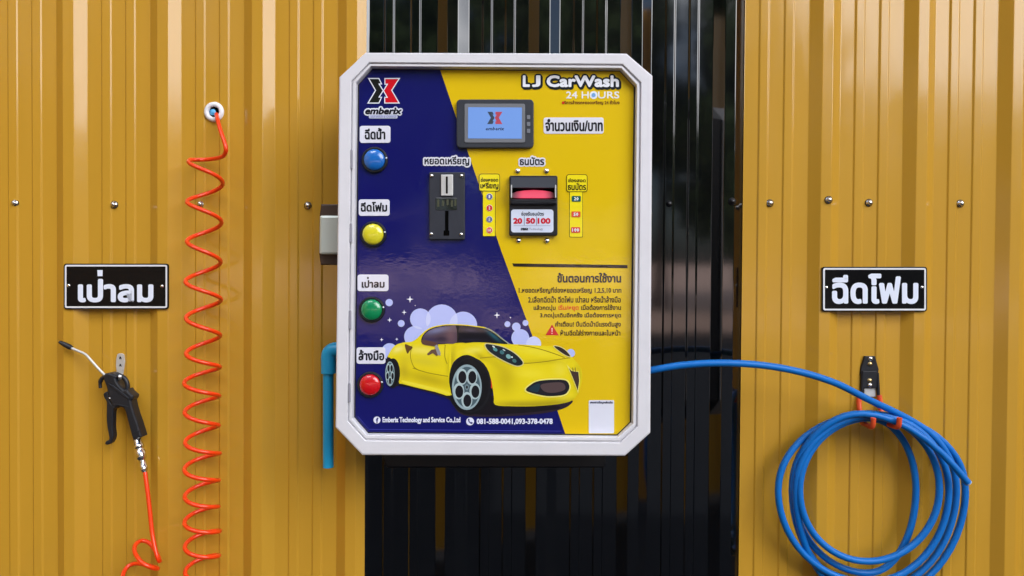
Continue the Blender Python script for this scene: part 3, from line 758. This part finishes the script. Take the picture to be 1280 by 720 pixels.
# headlamps
HL = smooth([(607, 430.4), (615, 430.8), (629, 434.2), (642.5, 441.3), (651.6, 449.8), (653.2, 455), (646.4, 457.2), (634.7, 453), (619, 444.6), (609.5, 437)], 3)
K(4.6, offset_poly(HL, -1.1), (214, 208, 150)); K(4.8, HL, (16, 30, 38))
for cx, cy, rx, ry, col_ in ((619, 436.8, 3.2, 2, (86, 150, 150)), (627.5, 440.4, 3, 2.4, (60, 110, 118)), (635.6, 445.6, 3.4, 2.6, (120, 172, 172)), (643, 451, 2.8, 2.2, (66, 112, 110)), (617, 433.4, 2, .9, (220, 230, 228)), (640, 446.4, 1.2, 1, (225, 232, 230)), (630, 437.6, 2, .7, (190, 210, 210))):
    K(5.2, ell(cx, cy, rx, ry, 14, 35), col_)
HF = smooth([(692.6, 432.8), (700, 433.8), (707.6, 438.6), (713, 445.6), (707, 443.8), (699, 438.6)], 3)
K(4.6, offset_poly(HF, -.8), (226, 216, 150)); K(4.8, HF, (52, 40, 34))
# grille, lower intake
FI = smooth([(657.4, 488), (663.6, 480.8), (673.7, 476.2), (691, 474.6), (706, 475.2), (711.2, 480.5), (711, 487), (704.8, 493.4), (687, 495.2), (671.7, 493)], 4)
K(4.6, offset_poly(FI, -1.6), (240, 230, 120)); K(4.8, FI, (28, 26, 32)); K(5.2, smooth([(676, 481), (692, 478), (704, 479), (706, 487), (692, 491), (680, 489)], 4), (84, 66, 66)); K(5.2, smooth([(661, 487), (668, 481), (675, 480), (672, 490)], 4), (26, 52, 64))
GR = [(711, 459.8), (714.4, 463.6), (718.4, 464.4), (722.9, 464.8), (724, 475.6), (722.3, 488.2), (718.2, 477.5)]
K(4.6, offset_poly(GR, -.9), (236, 226, 110)); K(4.8, GR, (66, 50, 40))
for xx in (715.5, 718.6): K(5.2, [(xx, 459.4), (xx + .8, 459.4), (xx + 1.4, 465), (xx + .6, 465)], (120, 100, 40))
K(4.8, smooth([(610.2, 466.6), (613.8, 474), (615.4, 484.6), (613.4, 484), (612, 475)], 3), (216, 60, 30))
# wheels
def rim(cx, cy, rx, ry, tyre, rot=0):
    K(6.0, ell(*tyre), (22, 21, 26)); K(6.3, ell(tyre[0] - 1, tyre[1], tyre[2] * .92, tyre[3] * .94), (12, 11, 14))
    K(6.6, ell(cx, cy, rx, ry, 36, rot), (150, 172, 178)); K(6.9, ell(cx + .2, cy, rx * .88, ry * .9, 36, rot), (74, 96, 104))
    for k in range(5):
        a = R(-90 + 36 + 72 * k)
        hx, hy = cx + rx * .57 * math.cos(a), cy + ry * .57 * math.sin(a)
        K(7.2 + .05 * k, ell(hx, hy, rx * .37, ry * .36, 20, rot), (176, 196, 198)); K(7.6, ell(hx + rx * .03, hy + ry * .02, rx * .27, ry * .275, 20, rot), (20, 18, 24))
    K(7.7, ell(cx, cy, rx * .13, ry * .13, 14), (120, 140, 146)); K(7.9, ell(cx, cy, rx * .07, ry * .07, 12), (30, 32, 38))
rim(583.6, 484, 18.6, 28.4, (588.5, 481.2, 25.5, 34.6))
rim(487.4, 467.2, 5.8, 15.4, (491.4, 466.4, 8.6, 18.6))
car = b.build('car_picture', panel)
lay = car.data.color_attributes.new('print', 'FLOAT_COLOR', 'CORNER')
for fi, cols in photo_cols:
    pl = car.data.polygons[fi]
    for li, c_ in zip(pl.loop_indices, cols): lay.data[li].color = (*c_, 1)

# --- contact line, sticker
b = MB()
b.poly(ell(471.2, 525, 4.4), L(2), pm((226, 228, 244))); b.text('f', (469.9, 521.9, 473.2, 529), L(3), pm((30, 30, 110)), .4)
b.text('Emberix Technology and Service Co.,Ltd', (478, 521.2, 575.6, 530), L(2), pm((224, 226, 244)), .35, res=2)
b.poly(ell(587.6, 526.8, 4.9), L(2), pm((226, 228, 244)))
ph = smooth([(585.2, 523.6), (586.4, 523.4), (587, 525.2), (586.5, 526), (588.4, 527.9), (589.3, 527.4), (590.8, 528.2), (590.4, 529.6), (588.6, 529.8), (585.6, 526.8)], 3)
b.poly(ph, L(3), pm((30, 30, 110)))
b.text('081-588-0041,093-378-0478', (595.6, 523, 691, 531.2), L(2), pm((224, 226, 244)), .42, res=2)
LN = pm((60, 62, 160)); GL = offset_poly(INN, 6.4)
for i_, j_ in ((6, 5), (5, 4)):
    a, c = GL[i_], GL[j_]
    if j_ == 4: c = (702, a[1] + (c[1] - a[1]) * (702 - a[0]) / (c[0] - a[0]))
    b.poly([a, c, (c[0] - .2, c[1] - .6), (a[0] + .3, a[1] - .6)], L(2), LN)
b.build('contact_lettering', panel)
b = MB(); b.poly(rrect(736, 500.2, 767.6, 541.6, 1.4), L(2), pm((222, 224, 236))); b.text('สอบถามข้อมูลเพิ่มเติม', (737.6, 501.2, 766, 505.2), L(3), pm((70, 70, 90)), .2, res=1); b.build('white_sticker', panel)

# --- lock box on the cabinet's flank
b = MB(); b.prism([(401.2, 255.2), (428, 255.2), (428, 331), (400.6, 331), (398.8, 318), (399.4, 268)], -.075, -.098, M['brown'], .002); lk = b.build('side_latch', mach)
b = MB()
c0 = [(-.0, .0)]
ptsL = [(399.2, 270.6), (401.2, 269), (430, 269), (430, 318), (401, 318), (398.6, 316.4)]
b.prism(ptsL, -.096, -.110, M['latch'], .004); b.build('latch_cover', lk)

# --- black strip under the cabinet
b = MB(); b.prism([(474, 560), (757.5, 560), (757.5, 580), (755, 585), (484, 585), (480, 580)], -.0142, -.05, M['black_paint'], .003); b.build('black_strip', mach)

# ------------------------------------------------------------------ blue drain pipe beside the machine
pr = empty('drain_pipe', P(410, 584, -.05))
tag(pr, 'short light blue plastic pipe with an elbow hanging beside the machine frame', 'pipe')
Yp = -.06; r1 = .0094
b = MB(); b.tube([P(410.4, 464, Yp), P(410.4, 520, Yp), P(410.4, 584, Yp)], r1, M['blue_pvc'], 24)
b.lathe(P(410.4, 584, Yp), [(r1 * .75, -.004), (r1 * .75, .0001)], M['void'], axis=(0, 0, -1)); b.build('pipe', pr)
b = MB(); el = [P(411, 466.5, Yp), P(411, 452, Yp), P(411, 446, Yp), P(411.6, 442.4, Yp), P(413.6, 439.4, Yp), P(417.2, 437.6, Yp), P(421, 437.2, Yp), P(436, 437.2, Yp)]
b.tube(smooth(el, 4, False), .0136, M['blue_pvc'], 28); b.build('elbow', pr)
b = MB(); b.tube([P(436, 437.2, Yp), P(452, 437.2, Yp)], r1, M['blue_pvc'], 20); b.build('pipe', pr)

# ------------------------------------------------------------------ grommet and coiled air hose
gr = empty('hose_grommet', P(268, 140.4, 0))
tag(gr, 'white round wall grommet that the coiled orange hose comes out of', 'grommet')
c = P(268.2, 140.2, -.0014); s = PX
b = MB(); b.lathe(c, [(12.6 * s, 0), (12.5 * s, .0025), (11.6 * s, .005), (9.6 * s, .0062), (7.4 * s, .006), (6.6 * s, .004), (6.4 * s, .0006)], M['grommet'], seg=36); b.build('ring', gr)
b = MB(); b.lathe(c, [(6.5 * s, .0007), (.0001, .0007)], M['void'], seg=30); b.build('hole', gr)
cb = P(266, 140.2, -.0022); b = MB(); b.lathe(cb, [(4.0 * s, 0), (3.8 * s, .001), (.0001, .0016)], mat('blue_tube_end', lin(90, 175, 225), .4), seg=20); b.build('tube_end', gr)

lefts = [200, 250, 299, 348.8, 394.5, 438.7, 475.5, 512, 549.4, 583, 617, 649, 679.5, 710.6, 741, 771, 800]
YC = -.046; RH = .0292
pts = [P(270.6, 142.4, .004), P(270.8, 144, -.008), P(272.6, 152, -.022), P(276, 164, -.034), P(280.4, 177, -.044), P(282.4, 187, -.046), P(280, 194, -.038), P(272, 197.6, -.027), P(258, 199.4, -.0175), P(247, 199.8, -.024)]
path = smooth([tuple(p) for p in pts], 6, False)
nt_ = len(lefts) - 1
for k in range(nt_ * 28 + 1):
    u = k / 28; i = min(int(u), nt_ - 1); f_ = u - i
    a0, a1 = lefts[i], lefts[i + 1]
    am, ap = lefts[max(i - 1, 0)] if i else 2 * a0 - a1, lefts[min(i + 2, nt_)]
    py = .5 * (2 * a0 + (a1 - am) * f_ + (2 * am - 5 * a0 + 4 * a1 - ap) * f_ ** 2 + (3 * a0 - am - 3 * a1 + ap) * f_ ** 3)
    cx = 256.2 - 3.6 * min(1, u / 7) + .5 * math.sin(u * 1.7)
    c = P(cx, py, YC); phi = math.pi - 2 * math.pi * u
    rr = RH * (.93 if u < .3 else 1) * (1 + .03 * math.sin(u * 2.3))
    path.append((c.x + rr * math.cos(phi), c.y - rr * math.sin(phi), c.z))
# below the frame the coil sags and climbs back to the gun
low = [P(236, 812, -.05), P(216, 846, -.06), P(186, 856, -.06), P(160, 838, -.05), P(150, 800, -.04), P(160, 778, -.03), P(182, 784, -.06), P(178, 806, -.09), P(152, 792, -.07), P(148, 758, -.03), P(166, 742, -.025), P(188, 748, -.06), P(184, 764, -.09), P(158, 748, -.085), P(153, 724, -.05), P(158, 710, -.03), P(168, 704.6, -.025), P(182, 706, -.04), P(197, 710.6, -.06), P(190, 709.6, -.082), P(178, 703.6, -.088), P(169.6, 693, -.075), P(168.4, 683, -.055), P(176, 676, -.034), P(187, 679, -.03), P(195, 690, -.036), P(199.6, 701, -.05), P(197.4, 698, -.062), P(193.4, 684, -.06), P(190, 664, -.055), P(186.6, 632, -.05), P(183.4, 606, -.046), P(181.2, 590, -.043)]
path += smooth([path[-1]] + [tuple(p) for p in low], 7, False)[1:]
b = MB(); b.tube(path, .0039, M['red_hose'], 10)
tag(b.build('coiled_air_hose'), 'orange red spiral air hose hanging down the yellow sheet from the white grommet', 'air hose')

# ------------------------------------------------------------------ air blow gun on its hook
zx = lambda q: [(50 + x / 4.8, 410 + y / 4.8) for x, y in q]
hk = empty('gun_hook', P(150, 468, -.002))
tag(hk, 'small silver slotted metal hook that the black air gun hangs on', 'hook')
b = MB(); b.prism(zx([(462, 160), (472, 153), (492, 153), (504, 160), (509, 200), (506, 225), (500, 262), (497, 290), (461, 290), (459, 262), (455, 225), (456, 190)]), -.0016, -.0036, M['steel'], .0006); b.build('plate', hk)
b = MB()
for yy in (180, 224): b.prism([(50 + x / 4.8, 410 + y / 4.8) for x, y in smooth([(474, yy + 8), (481, yy - 10), (489, yy + 8), (481, yy + 3)], 3)], -.003, -.0041, M['void'])
b.build('slot', hk)
b = MB(); b.tube(smooth([tuple(P(149.6, 468, -.003)), tuple(P(149.6, 472, -.012)), tuple(P(149.8, 474, -.03)), tuple(P(150, 470, -.042))], 5, False), .0028, M['steel'], 8); b.build('prong', hk)

gn = empty('air_blow_gun', P(182, 585, -.02))
tag(gn, 'black air blow gun with a bent silver nozzle tube, hanging from the small silver hook', 'air gun')
b = MB()
bodyp = zx([(372, 292), (388, 274), (408, 270), (430, 274), (452, 284), (462, 296), (452, 304), (460, 322), (474, 344), (500, 372), (522, 366), (532, 384), (560, 410), (555, 428), (545, 438), (552, 470), (566, 520), (584, 570), (596, 610), (610, 655), (556, 674), (546, 640), (532, 585), (520, 540), (510, 500), (500, 482), (478, 472), (458, 476), (444, 488), (434, 470), (418, 440), (406, 396), (396, 350), (384, 322)])
b.prism(bodyp, -.018, -.040, M['gun'], .003)
b.build('body', gn)
b = MB(); ring_o = [(452, 284), (478, 286), (503, 298), (520, 322), (526, 352), (522, 370)]
b.tube(smooth([tuple(P(*zx([q_])[0], -.029)) for q_ in ring_o], 5, False), .0042, M['gun'], 10); b.build('hanging_loop', gn)
b = MB(); b.tube(smooth([tuple(P(*zx([q_])[0], -.029)) for q_ in [(392, 290), (370, 306), (361, 330), (363, 360)]], 5, False), [.004] * 5 + [.0038] * 5 + [.003] * 6, M['gun'], 10); b.build('guard', gn)
b = MB(); b.prism(zx(smooth([(378, 396), (402, 382), (412, 410), (420, 444), (446, 478), (438, 500), (436, 560), (436, 610), (440, 650), (432, 680), (418, 697), (396, 702), (388, 694), (394, 680), (410, 672), (412, 650), (402, 600), (397, 540), (398, 470), (396, 440), (384, 420)], 3)), -.023, -.036, M['gun'], .002); tr = b.build('trigger', gn)
b = MB(); b.lathe(P(*zx([(418, 422)])[0], -.0395), [(.0018, 0), (.0014, .001), (.0001, .0012)], M['zinc'], seg=10); b.build('pivot_pin', gn)
b = MB(); b.prism(zx([(404, 330), (440, 345), (500, 392), (534, 420), (528, 430), (480, 398), (420, 350)]), -.039, -.0412, M['gun'], .001); b.build('body_rib', gn); b = MB()
b.prism(zx([(430, 455), (470, 458), (530, 470), (532, 476), (470, 466)]), -.039, -.0408, M['gun'], .0006); b.build('body_rib', gn); b = MB()
b.prism(zx([(548, 628), (600, 612), (602, 618), (550, 634)]), -.039, -.0408, M['gun'], .0006); b.build('body_rib', gn)
b = MB(); b.tube(smooth([tuple(P(*zx([q_])[0], -.029)) for q_ in [(392, 286), (350, 243), (310, 198), (278, 163), (258, 150), (225, 136), (180, 117)]], 5, False), .0024, M['steel'], 12); b.build('nozzle_tube', gn)
b = MB(); tp = [P(*zx([q_])[0], -.029) for q_ in [(190, 120), (176, 113), (150, 100), (124, 87), (116, 83)]]
b.tube(tp, [.0042, .0048, .0046, .0034, .0026], M['gun'], 14); b.build('nozzle_tip', gn)
b = MB(); c0, c1 = P(171.4, 547.5, -.029), P(181.6, 594, -.043)
ax = (c1 - c0); Ln = ax.length
b.lathe(c0, [(.0075, -.004), (.0075, .012 * 1), (.0088, .013), (.0088, .018), (.0078, .019), (.0078, .024), (.0088, .025), (.0088, .038), (.007, .040), (.0062, .042), (.0062, .052), (.0068, .053), (.0068, .060), (.0044, .064), (.0044, Ln)], M['chrome'], axis=ax, seg=20)
b.build('coupling', gn)

# ------------------------------------------------------------------ foam hose on its double hook
hh = empty('hose_hook', P(1087, 497, -.002))
tag(hh, 'black double hook with orange tips holding up the blue hose coil', 'hook')
b = MB(); b.prism([(1081.3, 445.2), (1094, 445.2), (1098.8, 461.7), (1098, 467.5), (1075.8, 467.5), (1076.3, 460.8)], -.0016, -.007, M['blackplastic'], .0012); b.build('upper_plate', hh)
b = MB(); b.prism([(1078.6, 464), (1096.4, 464), (1096, 485.2), (1077.6, 485.2)], -.0016, -.0095, M['blackplastic'], .0012); b.build('lower_plate', hh)
b = MB(); b.prism([(1080.4, 485), (1094.4, 485), (1095, 496), (1080.8, 496)], -.0016, -.0045, M['steel'], .0006); b.build('spacer', hh)
for sx, sy, m_ in ((1088.2, 448.4, 'zinc'), (1087.6, 455, 'brass'), (1087.2, 475.6, 'brass'), (1087.6, 481.6, 'zinc')):
    s = MB(); s.lathe(P(sx, sy, -.007 if sy < 465 else -.0095), [(.0044, 0), (.0038, .0012), (.002, .0022), (.0001, .0024)], M[m_], seg=14); s.build('screw', hh)
for x0, x1, xt in ((1078, 1074.8, 1091), (1096.6, 1099, 1123.5)):
    b = MB(); b.tube([P(x0, 466, -.006), P(x0 - .6 if x0 < 1085 else x0 + 1.4, 494, -.007)], .0030, M['blackplastic'], 10); arm = b.build('arm', hh)
    b = MB()
    w0 = P(x1, 494, -.007); wx = w0.x
    tipx = P(xt, 528, -.078).x
    zt = P(xt, 522, -.078).z; zb = P(xt, 535.5, -.078).z
    pr_ = [tuple(w0), tuple(P(x1 - (1 if x0 < 1085 else -1.6), 505, -.009)), (wx + (tipx - wx) * .25, -.02, zb + .002), (wx + (tipx - wx) * .6, -.045, zb + .0005), (tipx, -.070, zb + .001), (tipx, -.078, zb + .006), (tipx, -.080, zt)]
    b.tube(smooth(pr_, 5, False), .0046, M['orange'], 12); b.build('prong', hh)

sup = [(700, 486, -.06), (760, 472, -.09), (813, 463, -.112), (850, 456.6, -.122), (900, 453.6, -.126), (955, 456.6, -.122), (1005, 466, -.110), (1045, 479, -.094), (1072, 492.5, -.078), (1094, 503.5, -.062), (1112, 511.5, -.046)]
hp = smooth([tuple(P(*q_)) for q_ in sup], 7, False)
CXH, CYH = 1086, 612
turns = [(512, 1197, 742, 988, -.030, -.030, -.028, -.030), (514, 1188, 731, 970.5, -.042, -.042, -.040, -.042), (516, 1209, 754, 993, -.026, -.022, -.022, -.046), (518.5, 1176, 703, 998, -.055, -.052, -.052, -.050), (522, 1146, 717, 990, -.040, -.032, -.030, -.036), (514, 1209, 0, 0, -.066, -.070, 0, 0)]
arc = []
def quarter(a, c_, Ya, Yc_, q_, lo=0, hi=1, n=14):
    for k in range(n):
        t = lo + (hi - lo) * k / n; s_, c0_ = math.sin(t * math.pi / 2), math.cos(t * math.pi / 2)
        Yq = Ya + (Yc_ - Ya) * (3 * t * t - 2 * t ** 3)
        if q_ == 0: p = (CXH + (c_ - CXH) * s_, CYH - (CYH - a) * c0_)
        if q_ == 1: p = (CXH + (a - CXH) * c0_, CYH + (c_ - CYH) * s_)
        if q_ == 2: p = (CXH - (CXH - c_) * s_, CYH + (a - CYH) * c0_)
        if q_ == 3: p = (CXH - (CXH - a) * c0_, CYH - (CYH - c_) * s_)
        wob = 1.2 * math.sin(len(arc) * .13)
        arc.append(tuple(P(p[0], p[1] + wob, Yq)))
for i in range(5):
    t_, r_, b_, l_, y1_, y2_, y3_, y4_ = turns[i]; n_ = turns[i + 1]
    quarter(t_, r_, y1_, y2_, 0, .34 if i == 0 else 0); quarter(r_, b_, y2_, y3_, 1); quarter(b_, l_, y3_, y4_, 2); quarter(l_, n_[0], y4_, n_[4], 3)
for q_ in ((1086, 514, -.066), (1112, 517, -.068), (1138, 527, -.070), (1162, 544, -.072), (1184, 568, -.074), (1200, 588, -.075), (1210.5, 604, -.075)): arc.append(tuple(P(*q_)))
allp = hp[:-1] + arc
# resample and round off the joins
V = [Vector(p) for p in allp]
for _ in range(6): V = [V[0]] + [(V[i - 1] + 2 * V[i] + V[i + 1]) / 4 for i in range(1, len(V) - 1)] + [V[-1]]
hr = empty('foam_hose', P(813, 463, -.07))
tag(hr, 'blue rubber hose running from the machine and coiled in loops on the black hook', 'hose')
b = MB(); b.tube(V, .0061, M['blue_hose'], 14); b.build('tube', hr)
b = MB(); d_ = (V[-1] - V[-3]).normalized(); b.lathe(V[-1], [(.0060, -.002), (.0062, .0005), (.0045, .0012), (.0040, -.002)], mat('cut_hose_end', (.55, .62, .68), .5), axis=d_, seg=14); b.build('cut_end', hr)
